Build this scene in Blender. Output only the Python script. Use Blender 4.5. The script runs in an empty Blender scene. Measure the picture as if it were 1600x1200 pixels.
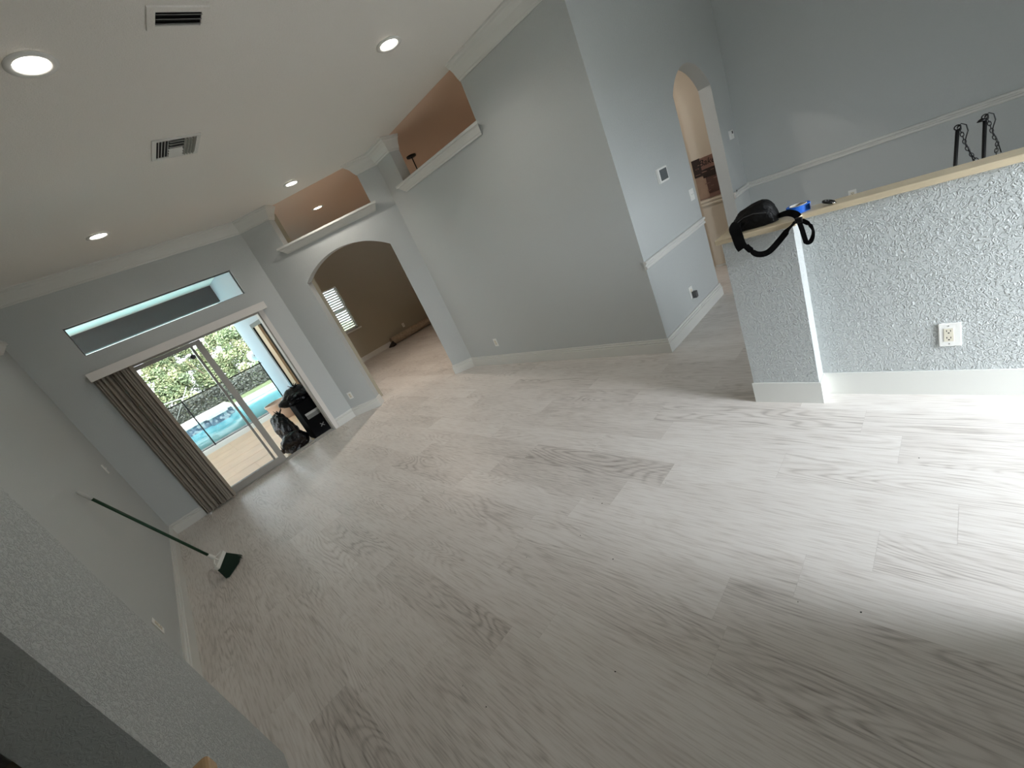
import bpy, bmesh, math, random
from mathutils import Vector, Matrix
from mathutils.geometry import tessellate_polygon
random.seed(7)
S = bpy.context.scene
COL = S.collection

# ------------------------------------------------------------------ camera
cam_d = bpy.data.cameras.new('camera'); cam = bpy.data.objects.new('camera', cam_d); COL.objects.link(cam)
cam_d.sensor_width = 36.0; cam_d.lens = 14.485; cam_d.clip_start = 0.02; cam_d.clip_end = 300
Rw = Matrix(((0.639784, -0.658165, -0.396856), (0.520996, -0.008204, 0.85352), (-0.565012, -0.752829, 0.337653)))
cam.matrix_world = Matrix.Translation((0, 0, 1.72)) @ Rw.transposed().to_4x4()
S.camera = cam

# ------------------------------------------------------------------ world, exposure
S.view_settings.view_transform = 'Standard'; S.view_settings.look = 'None'
S.view_settings.gamma = 1.0; S.view_settings.use_curve_mapping = False
S.view_settings.exposure = 0.31
W = bpy.data.worlds.new('overcast_sky'); S.world = W; W.use_nodes = True
wn = W.node_tree; wn.nodes.clear()
wo = wn.nodes.new('ShaderNodeOutputWorld'); wb = wn.nodes.new('ShaderNodeBackground')
wtc = wn.nodes.new('ShaderNodeTexCoord'); wsx = wn.nodes.new('ShaderNodeSeparateXYZ'); wr = wn.nodes.new('ShaderNodeValToRGB')
wr.color_ramp.elements[0].position = 0.45; wr.color_ramp.elements[0].color = (0.80, 0.86, 0.92, 1)
wr.color_ramp.elements[1].position = 1.0; wr.color_ramp.elements[1].color = (0.86, 0.93, 1.0, 1)
wn.links.new(wtc.outputs['Generated'], wsx.inputs[0]); wn.links.new(wsx.outputs[2], wr.inputs[0])
wn.links.new(wr.outputs[0], wb.inputs[0])
# overcast sky plus a bright lobe, added behind the camera to light the rooms
SKY_BASE, SKY_LOBE = 3.7, 43.0
wdp = wn.nodes.new('ShaderNodeVectorMath'); wdp.operation = 'DOT_PRODUCT'; wdp.inputs[1].default_value = (-0.22, -0.85, 0.48)
wcl = wn.nodes.new('ShaderNodeMath'); wcl.operation = 'MAXIMUM'; wcl.inputs[1].default_value = 0.0
wpw = wn.nodes.new('ShaderNodeMath'); wpw.operation = 'POWER'; wpw.inputs[1].default_value = 4.0
wst = wn.nodes.new('ShaderNodeMath'); wst.operation = 'MULTIPLY_ADD'; wst.inputs[1].default_value = SKY_LOBE; wst.inputs[2].default_value = SKY_BASE
wn.links.new(wtc.outputs['Generated'], wdp.inputs[0]); wn.links.new(wdp.outputs['Value'], wcl.inputs[0]); wn.links.new(wcl.outputs[0], wpw.inputs[0]); wn.links.new(wpw.outputs[0], wst.inputs[0]); wn.links.new(wst.outputs[0], wb.inputs[1])
wn.links.new(wb.outputs[0], wo.inputs[0])
S.cycles.use_denoising = True
S.cycles.max_bounces = 10; S.cycles.diffuse_bounces = 7; S.cycles.transparent_max_bounces = 24
S.cycles.sample_clamp_indirect = 6.0
S.cycles.caustics_reflective = False; S.cycles.caustics_refractive = False

def portal(name, loc, rot, sx, sy):
    l = bpy.data.lights.new(name, 'AREA'); l.shape = 'RECTANGLE'; l.size = sx; l.size_y = sy
    l.cycles.is_portal = True
    o = bpy.data.objects.new(name, l); COL.objects.link(o); o.location = loc; o.rotation_euler = rot
    return o
portal('portal_patio_door', (0.6, 7.02, 1.03), (-math.pi/2, 0, 0), 2.1, 2.1)       # -Z looks to -Y
portal('portal_added_window', (3.60, -2.6, .9), (math.pi/2, 0, 0), .32, 1.45)
portal('portal_rear_window', (2.10, -2.6, 1.15), (math.pi/2, 0, 0), 1.20, 2.3)         # -Z looks to +Y

# ------------------------------------------------------------------ helpers
def lin(c):
    return tuple((v/255/12.92 if v/255 <= .04045 else ((v/255+.055)/1.055)**2.4) for v in c) + (1,)

def mat(name, rgb, rough=0.6, metal=0.0, bump=None, var=0.0, vscale=3.0, spec=0.5, emit=None, trans=0.0, coat=0.0):
    m = bpy.data.materials.new(name); m.use_nodes = True
    nt = m.node_tree; b = nt.nodes['Principled BSDF']
    b.inputs['Base Color'].default_value = lin(rgb); b.inputs['Roughness'].default_value = rough
    b.inputs['Metallic'].default_value = metal; b.inputs['Specular IOR Level'].default_value = spec
    b.inputs['Coat Weight'].default_value = coat
    if trans: b.inputs['Transmission Weight'].default_value = trans
    if emit:
        b.inputs['Emission Color'].default_value = lin(emit[0]); b.inputs['Emission Strength'].default_value = emit[1]
    tc = nt.nodes.new('ShaderNodeTexCoord')
    if var:
        n = nt.nodes.new('ShaderNodeTexNoise'); n.inputs['Scale'].default_value = vscale; n.inputs['Detail'].default_value = 4
        nt.links.new(tc.outputs['Object'], n.inputs['Vector'])
        mx = nt.nodes.new('ShaderNodeMix'); mx.data_type = 'RGBA'
        c = lin(rgb); mx.inputs[6].default_value = tuple(v*(1-var) for v in c[:3])+(1,); mx.inputs[7].default_value = tuple(min(1, v*(1+var)) for v in c[:3])+(1,)
        nt.links.new(n.outputs[0], mx.inputs[0]); nt.links.new(mx.outputs[2], b.inputs['Base Color'])
    if bump:
        sc, st, dist = bump
        n = nt.nodes.new('ShaderNodeTexNoise'); n.inputs['Scale'].default_value = sc; n.inputs['Detail'].default_value = 3; n.inputs['Roughness'].default_value = .55
        nt.links.new(tc.outputs['Object'], n.inputs['Vector'])
        bp = nt.nodes.new('ShaderNodeBump'); bp.inputs['Strength'].default_value = st; bp.inputs['Distance'].default_value = dist
        nt.links.new(n.outputs[0], bp.inputs['Height']); nt.links.new(bp.outputs[0], b.inputs['Normal'])
    return m

def knockdown(name, rgb, scale=62, strength=0.78, dist=0.006):
    """Painted plaster with a trowelled knock-down texture (raised worms and splats)."""
    m = mat(name, rgb, rough=0.55, spec=0.4)
    nt = m.node_tree; b = nt.nodes['Principled BSDF']; tc = nt.nodes.new('ShaderNodeTexCoord')
    n = nt.nodes.new('ShaderNodeTexNoise'); n.inputs['Scale'].default_value = scale; n.inputs['Detail'].default_value = 2.5; n.inputs['Distortion'].default_value = 1.3
    r = nt.nodes.new('ShaderNodeValToRGB'); r.color_ramp.elements[0].position = .47; r.color_ramp.elements[1].position = .60
    n2 = nt.nodes.new('ShaderNodeTexNoise'); n2.inputs['Scale'].default_value = scale*3.3; n2.inputs['Detail'].default_value = 2
    ad = nt.nodes.new('ShaderNodeMath'); ad.operation = 'MULTIPLY_ADD'; ad.inputs[1].default_value = .25
    bp = nt.nodes.new('ShaderNodeBump'); bp.inputs['Strength'].default_value = strength; bp.inputs['Distance'].default_value = dist
    nt.links.new(tc.outputs['Object'], n.inputs['Vector']); nt.links.new(tc.outputs['Object'], n2.inputs['Vector'])
    nt.links.new(n.outputs[0], r.inputs[0]); nt.links.new(n2.outputs[0], ad.inputs[0]); nt.links.new(r.outputs[0], ad.inputs[2])
    nt.links.new(ad.outputs[0], bp.inputs['Height']); nt.links.new(bp.outputs[0], b.inputs['Normal'])
    return m

class MB:
    """collects shapes for ONE mesh object"""
    def __init__(s): s.bm = bmesh.new()
    def box(s, x0, x1, y0, y1, z0, z1, M=None):
        P = [(x, y, z) for x in (x0, x1) for y in (y0, y1) for z in (z0, z1)]
        if M is not None: P = [M @ Vector(p) for p in P]
        v = [s.bm.verts.new(p) for p in P]
        for f in ((0,1,3,2), (4,6,7,5), (0,4,5,1), (2,3,7,6), (0,2,6,4), (1,5,7,3)): s.bm.faces.new([v[i] for i in f])
        return s
    def prism(s, loops, fn, t0, t1):
        """loops: outer + holes of 2-D points; fn(u,v,t)->xyz"""
        A = [[s.bm.verts.new(fn(u, v, t0)) for u, v in L] for L in loops]
        B = [[s.bm.verts.new(fn(u, v, t1)) for u, v in L] for L in loops]
        fa = [x for L in A for x in L]; fb = [x for L in B for x in L]
        for t in tessellate_polygon([[Vector((u, v, 0)) for u, v in L] for L in loops]):
            try: s.bm.faces.new([fa[i] for i in t]); s.bm.faces.new([fb[i] for i in reversed(t)])
            except ValueError: pass
        for La, Lb in zip(A, B):
            for i in range(len(La)):
                j = (i+1) % len(La); s.bm.faces.new((La[i], La[j], Lb[j], Lb[i]))
        return s
    def sweep(s, path, prof, side=1, closed=False, cap=True):
        """path: list of (x,y); prof: list of (d,z) closed profile; d measured to the left (side=1) of travel; mitred"""
        n = len(path); rings = []
        for i in range(n):
            p = Vector(path[i])
            dirs = []
            if i > 0 or closed: dirs.append((p-Vector(path[i-1])).normalized())
            if i < n-1 or closed: dirs.append((Vector(path[(i+1) % n])-p).normalized())
            ns = [Vector((-d.y, d.x))*side for d in dirs]
            if len(ns) == 2:
                m = (ns[0]+ns[1]); m = m/m.dot(ns[0])
            else: m = ns[0]
            rings.append([s.bm.verts.new((p.x+m.x*d, p.y+m.y*d, z)) for d, z in prof])
        for i in range(n if closed else n-1):
            a, b = rings[i], rings[(i+1) % n]
            for k in range(len(prof)):
                l = (k+1) % len(prof); s.bm.faces.new((a[k], a[l], b[l], b[k]))
        if cap and not closed:
            s.bm.faces.new(rings[0]); s.bm.faces.new(list(reversed(rings[-1])))
        return s
    def tube(s, pts, r, seg=10, cap=True, radii=None):
        pts = [Vector(p) for p in pts]; rings = []; up = None
        for i, p in enumerate(pts):
            d = (pts[min(i+1, len(pts)-1)]-pts[max(i-1, 0)])
            d = d.normalized() if d.length > 1e-9 else Vector((0, 0, 1))
            if up is None: up = d.orthogonal().normalized()
            up = (up-d*up.dot(d)).normalized(); w = d.cross(up)
            rr = radii[i] if radii else r
            rings.append([s.bm.verts.new(p+(up*math.cos(2*math.pi*k/seg)+w*math.sin(2*math.pi*k/seg))*rr) for k in range(seg)])
        for a, b in zip(rings, rings[1:]):
            for k in range(seg):
                l = (k+1) % seg; s.bm.faces.new((a[k], a[l], b[l], b[k]))
        if cap: s.bm.faces.new(list(reversed(rings[0]))); s.bm.faces.new(rings[-1])
        return s
    def lathe(s, prof, c=(0, 0, 0), seg=32, M=None):
        c = Vector(c); rings = []
        for r, z in prof:
            L = []
            for k in range(seg):
                q = Vector((r*math.cos(2*math.pi*k/seg), r*math.sin(2*math.pi*k/seg), z))
                if M is not None: q = M @ q
                L.append(s.bm.verts.new(c+q))
            rings.append(L)
        for a, b in zip(rings, rings[1:]):
            for k in range(seg):
                l = (k+1) % seg; s.bm.faces.new((a[k], a[l], b[l], b[k]))
        if prof[0][0] > 1e-6: s.bm.faces.new(list(reversed(rings[0])))
        if prof[-1][0] > 1e-6: s.bm.faces.new(rings[-1])
        return s
    def ribbon(s, pts, wdirs, width, th):
        """flat webbing: centre points, width direction per point"""
        pts = [Vector(p) for p in pts]; rings = []
        for i, p in enumerate(pts):
            d = (pts[min(i+1, len(pts)-1)]-pts[max(i-1, 0)]).normalized()
            w = Vector(wdirs[i]); w = (w-d*w.dot(d)).normalized(); n = d.cross(w)
            rings.append([s.bm.verts.new(p+w*a*width/2+n*b*th/2) for a, b in ((-1,-1), (1,-1), (1,1), (-1,1))])
        for a, b in zip(rings, rings[1:]):
            for k in range(4):
                l = (k+1) % 4; s.bm.faces.new((a[k], a[l], b[l], b[k]))
        s.bm.faces.new(list(reversed(rings[0]))); s.bm.faces.new(rings[-1])
        return s
    def build(s, name, m, parent=None, smooth=False, origin=None):
        bmesh.ops.remove_doubles(s.bm, verts=s.bm.verts, dist=1e-6)
        bmesh.ops.recalc_face_normals(s.bm, faces=s.bm.faces)
        me = bpy.data.meshes.new(name)
        if origin is not None:
            bmesh.ops.translate(s.bm, verts=s.bm.verts, vec=-Vector(origin))
        s.bm.to_mesh(me); s.bm.free()
        if m is not None: me.materials.append(m)
        if smooth:
            for p in me.polygons: p.use_smooth = True
        o = bpy.data.objects.new(name, me); COL.objects.link(o)
        if origin is not None: o.location = origin
        if parent: 
            o.parent = parent
            if origin is None: o.location = -parent.location   # parts are modelled in world coordinates
        return o

def bevel(o, w, seg=2, angle=40):
    md = o.modifiers.new('bevel', 'BEVEL'); md.width = w; md.segments = seg; md.limit_method = 'ANGLE'; md.angle_limit = math.radians(angle)
    return o

def tag(o, label=None, cat=None, group=None, kind=None):
    if label: o['label'] = label
    if cat: o['category'] = cat
    if group: o['group'] = group
    if kind: o['kind'] = kind
    return o
def struct(o, label=None, cat=None):
    return tag(o, label, cat, kind='structure')
def empty(name, loc=(0, 0, 0)):
    o = bpy.data.objects.new(name, None); COL.objects.link(o); o.location = loc; o.empty_display_size = .1
    bpy.context.view_layer.update()
    return o

# ------------------------------------------------------------------ materials
PAINT = (188, 192, 191)
M_wall = knockdown('blue_grey_plaster', PAINT)
M_wallfar = knockdown('blue_grey_plaster_fine', PAINT, scale=60, strength=.3, dist=.003)
M_ceil = knockdown('off_white_ceiling_plaster', (232, 229, 223), scale=70, strength=.35, dist=.003)
M_ceil_warm = knockdown('ceiling_plaster_warm_light', (220, 190, 168), scale=60, strength=.2, dist=.003)  # back-room ceiling: the warm light there is put into the plaster colour
M_olive = mat('taupe_wall_paint', (166, 159, 140), .7, bump=(60, .25, .003))
M_cream = mat('cream_wall_paint', (204, 195, 180), .65, bump=(60, .25, .003))
M_trim = mat('white_gloss_trim', (213, 213, 208), .35, bump=(6, .05, .002))
M_frame = mat('white_aluminium_frame', (158, 154, 146), .45)
M_valance = mat('pale_valance_vinyl', (222, 218, 213), .5)
M_vane = mat('taupe_blind_fabric', (160, 152, 140), .8, bump=(200, .2, .001))
M_ledge = mat('honey_cream_marble', (206, 191, 163), .22, var=.12, vscale=9)
M_tan = mat('tan_marble_ledge', (196, 160, 116), .22, var=.12, vscale=9)
M_plate = mat('white_plastic', (232, 232, 228), .35)
M_ivory = mat('ivory_plastic', (220, 214, 196), .35)
M_dark = mat('dark_slot', (18, 18, 18), .6)
M_black = mat('black_nylon', (6, 6, 7), .6, spec=.25, bump=(26, .9, .012))
M_blackmet = mat('black_metal', (10, 10, 11), .4, metal=.3)
M_greymet = mat('grey_vent_metal', (120, 118, 114), .5, metal=.4)
M_glass = bpy.data.materials.new('clear_glass'); M_glass.use_nodes = True
nt = M_glass.node_tree; nt.nodes.clear()
go = nt.nodes.new('ShaderNodeOutputMaterial'); gt = nt.nodes.new('ShaderNodeBsdfTransparent'); gg = nt.nodes.new('ShaderNodeBsdfGlossy'); gm = nt.nodes.new('ShaderNodeMixShader'); gf = nt.nodes.new('ShaderNodeFresnel')
gt.inputs[0].default_value = (.965, .965, .965, 1); gg.inputs['Roughness'].default_value = 0.02; gf.inputs[0].default_value = 1.13
nt.links.new(gf.outputs[0], gm.inputs[0]); nt.links.new(gt.outputs[0], gm.inputs[1]); nt.links.new(gg.outputs[0], gm.inputs[2]); nt.links.new(gm.outputs[0], go.inputs[0])

def plank_mat():
    m = bpy.data.materials.new('whitewashed_oak_vinyl_planks'); m.use_nodes = True
    nt = m.node_tree; N = nt.nodes; L = nt.links; b = N['Principled BSDF']
    def nd(t, **k):
        n = N.new(t)
        for a, v in k.items(): setattr(n, a, v)
        return n
    def mth(op, a, bb=None, c=None):
        n = nd('ShaderNodeMath', operation=op)
        for i, v in enumerate((a, bb, c)):
            if v is None: continue
            if isinstance(v, (int, float)): n.inputs[i].default_value = v
            else: L.new(v, n.inputs[i])
        return n.outputs[0]
    tc = nd('ShaderNodeTexCoord'); tone = nd('ShaderNodeAttribute', attribute_name='tone'); seed = nd('ShaderNodeAttribute', attribute_name='seed')
    sp = nd('ShaderNodeSeparateXYZ'); L.new(tc.outputs['Object'], sp.inputs[0])
    def vec(kx, ky, off):
        c = nd('ShaderNodeCombineXYZ'); L.new(mth('MULTIPLY', sp.outputs[0], kx), c.inputs[0]); L.new(mth('MULTIPLY', sp.outputs[1], ky), c.inputs[1])
        L.new(mth('MULTIPLY_ADD', seed.outputs['Fac'], 37.0, off), c.inputs[2]); return c.outputs[0]
    def noise(v, sc, det, dis=0):
        n = nd('ShaderNodeTexNoise'); n.inputs['Scale'].default_value = sc; n.inputs['Detail'].default_value = det; n.inputs['Distortion'].default_value = dis; L.new(v, n.inputs['Vector']); return n.outputs[0]
    base = noise(vec(5.0, .7, 0), 1.0, 1.0, .15)                         # broad field whose contours are the growth rings
    warp = noise(vec(40, 9, 5), 1.0, 2)
    fld = mth('ADD', mth('MULTIPLY', base, 26.0), mth('MULTIPLY', warp, .45))
    ring = mth('POWER', mth('ABSOLUTE', mth('SINE', mth('MULTIPLY', fld, 3.1416))), 5.0)
    ringmask = noise(vec(3, .7, 11), 1.0, 2)
    rm = nd('ShaderNodeMapRange'); rm.inputs[1].default_value = .42; rm.inputs[2].default_value = .66; L.new(ringmask, rm.inputs[0])
    rings = mth('MULTIPLY', ring, rm.outputs[0])
    fine = noise(vec(150, 7, 3), 1.0, 3)
    fr = nd('ShaderNodeMapRange'); fr.inputs[1].default_value = .45; fr.inputs[2].default_value = .75; L.new(fine, fr.inputs[0])
    blot = noise(vec(5, 1.6, 21), 1.0, 4)
    dark = mth('ADD', mth('MULTIPLY', rings, .16), mth('MULTIPLY', fr.outputs[0], .21))
    v = mth('SUBTRACT', mth('MULTIPLY_ADD', tone.outputs['Fac'], 1.0, mth('MULTIPLY_ADD', blot, .22, -.11)), dark)
    ramp = nd('ShaderNodeValToRGB'); e = ramp.color_ramp.elements
    e[0].position = 0.35; e[0].color = lin((126, 117, 110)); e[1].position = 1.0; e[1].color = lin((229, 226, 222))
    k = e.new(.72); k.color = lin((204, 198, 192))
    L.new(v, ramp.inputs[0]); L.new(ramp.outputs[0], b.inputs['Base Color'])
    b.inputs['Roughness'].default_value = .42; b.inputs['Specular IOR Level'].default_value = .45
    L.new(mth('MULTIPLY_ADD', blot, .22, .30), b.inputs['Roughness'])
    bp = nd('ShaderNodeBump'); bp.inputs['Strength'].default_value = .25; bp.inputs['Distance'].default_value = .002
    L.new(mth('SUBTRACT', 1.0, dark), bp.inputs['Height']); L.new(bp.outputs[0], b.inputs['Normal'])
    return m
M_floor = plank_mat()

# ------------------------------------------------------------------ room numbers (metres)
XL, YD = -0.78, 6.82            # left wall, patio door wall
XW, YC = 3.46, 2.02             # big wall, wall with tall arch
XF = 6.41                        # dining far wall
Y45 = 5.28; K45 = XW+Y45         # 45 degree wall x+y = K45
XK = K45-YD                      # kink with door wall
H = 3.22; TH = 0.15
YB = -2.5                        # rear wall
r2 = math.sqrt(.5)
def p45(s, off=0.0):             # s metres from corner with big wall along the 45 wall; off behind it
    return (XW - s*r2 + off*r2, Y45 + s*r2 + off*r2)

# ------------------------------------------------------------------ floor (one mesh, every plank a face with its own tone)
def build_floor():
    bm = bmesh.new(); tl = bm.faces.layers.float.new('tone'); sl = bm.faces.layers.float.new('seed')
    PW, PL, X0 = .2235, 1.22, .976
    phase = {-6: 2.2, -5: 2.07, -4: 3.06, -3: 1.55, 0: .74, 1: .505, 2: .29, 3: 1.29, -1: 1.9, -2: 2.6}
    special = {(2, 1.51): .62, (3, 1.29): .62, (3, .07): .88, (2, .29): .84, (-4, 3.06): .86, (0, .74): .82, (0, -.48): .63, (-1, .68): .70,
               (-3, 1.55): .66, (-6, 2.2): .74, (-6, .98): .60, (-5, .85): .66, (1, .505): .85, (1, -.715): .83, (4, 1.6): .64, (-2, 1.38): .78, (-4, 1.84): .76}
    rnd = random.Random(11)
    for k in range(-12, 33):
        ph = phase.get(k, rnd.uniform(0, PL)); x0 = X0+k*PW; x1 = x0+PW
        n0 = math.floor((-3.8-ph)/PL)
        y = ph+n0*PL
        while y < 12:
            t = rnd.choice([.78, .80, .81, .83, .85, .77]) + rnd.uniform(-.015, .015)
            for (kk, yy), tv in special.items():
                if kk == k and abs(yy-y) < .05: t = .81+(tv-.76)*.5
            y0, y1 = max(y, -2.62), min(y+PL, 11.6 if (x0+x1)/2 > 2.44 else 6.93); xa, xb = max(x0, -1.7), min(x1, 8.0)
            if y1 > y0 and xb > xa:
                g = .0004
                vs = [bm.verts.new(p) for p in ((xa+g, y0+g, 0), (xb-g, y0+g, 0), (xb-g, y1-g, 0), (xa+g, y1-g, 0))]
                f = bm.faces.new(vs); f[tl] = t; f[sl] = rnd.random()*10
            y += PL
    vs = [bm.verts.new(p) for p in ((-1.7, -2.62, -.0012), (8, -2.62, -.0012), (8, 6.93, -.0012), (-1.7, 6.93, -.0012))]
    f = bm.faces.new(vs); f[tl] = .66
    vs = [bm.verts.new(p) for p in ((2.45, 6.93, -.0012), (8, 6.93, -.0012), (8, 11.6, -.0012), (2.45, 11.6, -.0012))]
    f = bm.faces.new(vs); f[tl] = .66
    me = bpy.data.meshes.new('floor'); bm.to_mesh(me); bm.free(); me.materials.append(M_floor)
    o = bpy.data.objects.new('floor', me); COL.objects.link(o); struct(o)
build_floor()

# ------------------------------------------------------------------ ceilings
HD = 4.6                         # unseen dining ceiling, raised so the upper walls get less bounced light
struct(MB().prism([[(-3.2, YB-.1), (2.9, YB-.1), (2.9, YC), (XW+.02, YC), (XW+.02, Y45), p45(0), (XK, YD+.15), (-3.2, YD+.15)]],
                  lambda u, v, t: (u, v, t), H, H+.08).build('ceiling', M_ceil))
struct(MB().box(2.8, XF+.15, YB-.1, YC+.14, HD, HD+.08).build('ceiling_dining', M_ceil))
struct(MB().box(2.8, 2.9, YB-.1, YC, H+.08, HD).build('wall_soffit', M_wallfar))
struct(MB().box(2.8, XW+TH+.001, YC+.001, YC+.14, H+.081, HD).build('wall_upper', M_wallfar))
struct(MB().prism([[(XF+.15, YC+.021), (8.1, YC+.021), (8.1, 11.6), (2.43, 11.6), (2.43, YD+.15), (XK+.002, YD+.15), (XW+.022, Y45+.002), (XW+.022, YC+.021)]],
                  lambda u, v, t: (u, v, t), H, H+.08).build('ceiling', M_ceil_warm))

# ------------------------------------------------------------------ walls
def arc(x0, x1, zs, za, n=22):
    """arch outline left jamb bottom -> over -> right jamb bottom"""
    h = (x1-x0)/2; rise = za-zs; R = (h*h+rise*rise)/(2*rise); cz = za-R; cx = (x0+x1)/2
    a = math.asin(h/R)
    return [(x0, 0.0)]+[(cx+R*math.sin(-a+2*a*i/n), cz+R*math.cos(-a+2*a*i/n)) for i in range(n+1)]+[(x1, 0.0)]

# left wall, door wall
struct(MB().box(XL-.12, XL, 2.3, YD+.13, 0, H).build('wall_left', M_wallfar))
DX0, DX1, DZ = -0.40, 1.545, 2.06
TX0, TX1, TZ0, TZ1 = -0.300, 1.541, 2.345, 2.69
struct(MB().prism([[(XL-.12, 0), (DX0, 0), (DX0, DZ), (DX1, DZ), (DX1, 0), (XK+.03, 0), (XK+.03, H), (XL-.12, H)],
                   [(TX0, TZ0), (TX1, TZ0), (TX1, TZ1), (TX0, TZ1)]],
                  lambda u, v, t: (u, t, v), YD, YD+.13).build('wall_back', M_wallfar))
# 45 degree wall with the low arch and the notch over it
A0, A1 = .325, 1.708
ar = arc(A0, A1, 2.13, 2.372)
L45 = (XK and (YD-Y45)/r2)
out45 = [(0, 0)]+ar+[(L45, 0), (L45, H), (1.712, H), (1.712, 2.66), (.306, 2.66), (.306, H), (0, H)]
def f45(u, v, t): x, y = p45(u, t); return (x, y, v)
struct(MB().prism([out45], f45, 0, TH).build('wall_diagonal', M_wallfar))
# big wall with its notch
N0, N1 = 3.306, 4.89
struct(MB().prism([[(YC, 0), (Y45, 0), (Y45, H), (N1, H), (N1, 2.66), (N0, 2.66), (N0, H), (YC, H)]],
                  lambda u, v, t: (t, u, v), XW, XW+TH).build('wall_right', M_wallfar))
# wall with the tall arch
CX0, CX1 = 4.86, 5.88
arc2 = arc(CX0, CX1, 2.15, 2.412)
struct(MB().prism([[(XW+TH, 0)]+arc2+[(XF+.12, 0), (XF+.12, HD), (XW+TH, HD)]],
                  lambda u, v, t: (u, t, v), YC, YC+.14).build('wall_archway', M_wallfar))
# dining far wall
struct(MB().box(XF, XF+.12, YB-.1, YC, 0, HD).build('wall_dining', M_wallfar))
# rear wall with its glazed opening, and the wall end beside the camera that shades the near floor
WX0, WX1, WZ = 1.52, 2.68, 2.25
struct(MB().prism([[(1.32, 0), (WX0, 0), (WX0, WZ), (WX1, WZ), (WX1, 0), (XF+.12, 0), (XF+.12, HD), (1.32, HD)], [(3.45, .2), (3.75, .2), (3.75, 1.6), (3.45, 1.6)]],
                  lambda u, v, t: (u, t, v), YB-.12, YB).build('wall_rear', M_wallfar))
struct(MB().prism([[(-3.2, -.47), (1.32, -.47), (1.32, YB), (1.44, YB), (1.44, -.35), (-3.2, -.35)]], lambda u, v, t: (u, v, t), 0, H).build('wall_entry', M_wallfar))
struct(MB().box(-3.2, -3.08, -.35, YD, 0, H).build('wall_kitchen', M_wallfar))
struct(MB().box(-3.08, XL-.12, 4.2, 4.32, 0, H).build('wall_kitchen_end', M_wallfar))
struct(MB().box(-3.2, -1.7, -.47, 4.3, -.02, 0).build('floor_kitchen', M_ledge))
# near wall stub at the left with its arris towards the camera
stub = struct(MB().box(-.64, -.50, 1.45, 2.19, 0, H).build('wall_stub', M_wall))
stub.data.materials.append(M_wallfar)
for p in stub.data.polygons:
    if abs(p.normal.y) > .9: p.material_index = 1
# back room behind the diagonal wall, hall behind the tall arch
struct(MB().prism([[(2.43, 0), (8.1, 0), (8.1, H), (2.43, H)], [(3.55, .90), (4.56, .90), (4.56, 2.11), (3.55, 2.11)]],
                  lambda u, v, t: (u, t, v), 11.38, 11.5).build('wall_back_room', M_olive))
struct(MB().box(2.43, 2.55, YD+.15, 11.5, 0, H).build('wall_back_room_side', M_olive))
struct(MB().box(8.0, 8.12, YC+.14, 11.5, 0, H).build('wall_back_room_end', M_olive))
struct(MB().box(XW+TH, 8.0, 4.1, 4.2, 0, 2.6).build('wall_hall_back', M_cream))
struct(MB().prism([[(6.06, YC+.14), (6.06, 2.49), (6.10, 2.49), (6.10, 4.1), (6.2, 4.1), (6.2, YC+.14)]], lambda u, v, t: (u, v, t), 0, H).build('wall_hall_side', M_cream))

# half wall and its pier on the right
HX = 2.72
struct(MB().prism([[(2.61, .655), (2.61, 1.015), (2.81, 1.015), (2.81, YB), (HX, YB), (HX, .655)]], lambda u, v, t: (u, v, t), 0, 1.111).build('wall_half', M_wall))
o = MB().prism([[(2.585, .632), (2.585, 1.045), (2.835, 1.045), (2.835, YB), (2.697, YB), (2.697, .632)]], lambda u, v, t: (u, v, t), 1.111, 1.141).build('ledge_cap', M_ledge)
bevel(o, .007, 3); struct(o)
# second half wall, close by on the left, with a tan cap
struct(MB().box(-1.55, -.315, -.34, .875, 0, 1.095).build('wall_half', M_wall))
o = MB().box(-1.60, -.275, -.345, .915, 1.095, 1.13).build('ledge_cap', M_tan); bevel(o, .008, 3); struct(o)

# ------------------------------------------------------------------ trim
BASE = [(-.01, 0), (.022, 0), (.022, .100), (.015, .104), (.015, .110), (.019, .113), (.019, .121), (.010, .126), (.010, .131), (.014, .134), (.012, .147), (-.01, .147)]
def baseboard(path, side, n): struct(MB().sweep(path, BASE, side).build('baseboard_'+n, M_trim))
baseboard([(XL, 2.3), (XL, YD), (DX0-.0, YD)], -1, 'left')
ja = p45(A1); jb = p45(A1, TH); jc = p45(A0); jd = p45(A0, TH)
baseboard([(DX1+.065, YD), (XK, YD), ja, jb], -1, 'back')
baseboard([jd, jc, (XW, Y45), (XW, YC), (CX0, YC), (CX0, YC+.14)], -1, 'right')
baseboard([(CX1, YC+.14), (CX1, YC), (XF, YC), (XF, YB)], -1, 'dining')
baseboard([(2.81, 1.015), (2.61, 1.015), (2.61, .655), (HX, .655), (HX, YB)], 1, 'half_wall')
struct(MB().sweep([(7.9, 11.38), (2.55, 11.38)], [(-.01, 0), (.014, 0), (.014, .12), (.006, .135), (-.01, .135)], 1).build('baseboard_back_room', M_trim))
struct(MB().sweep([(6.06, YC+.14), (6.06, 2.49)], [(-.005, 0), (.01, 0), (.01, .03), (-.005, .03)], 1).build('baseboard_hall', M_trim))
CROWN = [(-.01, H-.15), (.012, H-.15), (.016, H-.135), (.026, H-.128), (.034, H-.11), (.052, H-.075), (.078, H-.045), (.098, H-.034), (.104, H-.02), (.118, H-.014), (.118, H+.005), (-.01, H+.005)]
n0 = p45(1.712); n0b = p45(1.712, TH); n1 = p45(.306); n1b = p45(.306, TH)
struct(MB().sweep([(XL, 2.3), (XL, YD), (XK, YD), n0, n0b], CROWN, -1).build('trim_1', M_trim))
struct(MB().sweep([n1b, n1, (XW, Y45), (XW, N1), (XW+TH, N1)], CROWN, -1).build('trim_2', M_trim))
struct(MB().sweep([(XW, N0), (XW, YC+.01)], CROWN, -1).build('trim_3', M_trim))
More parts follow.
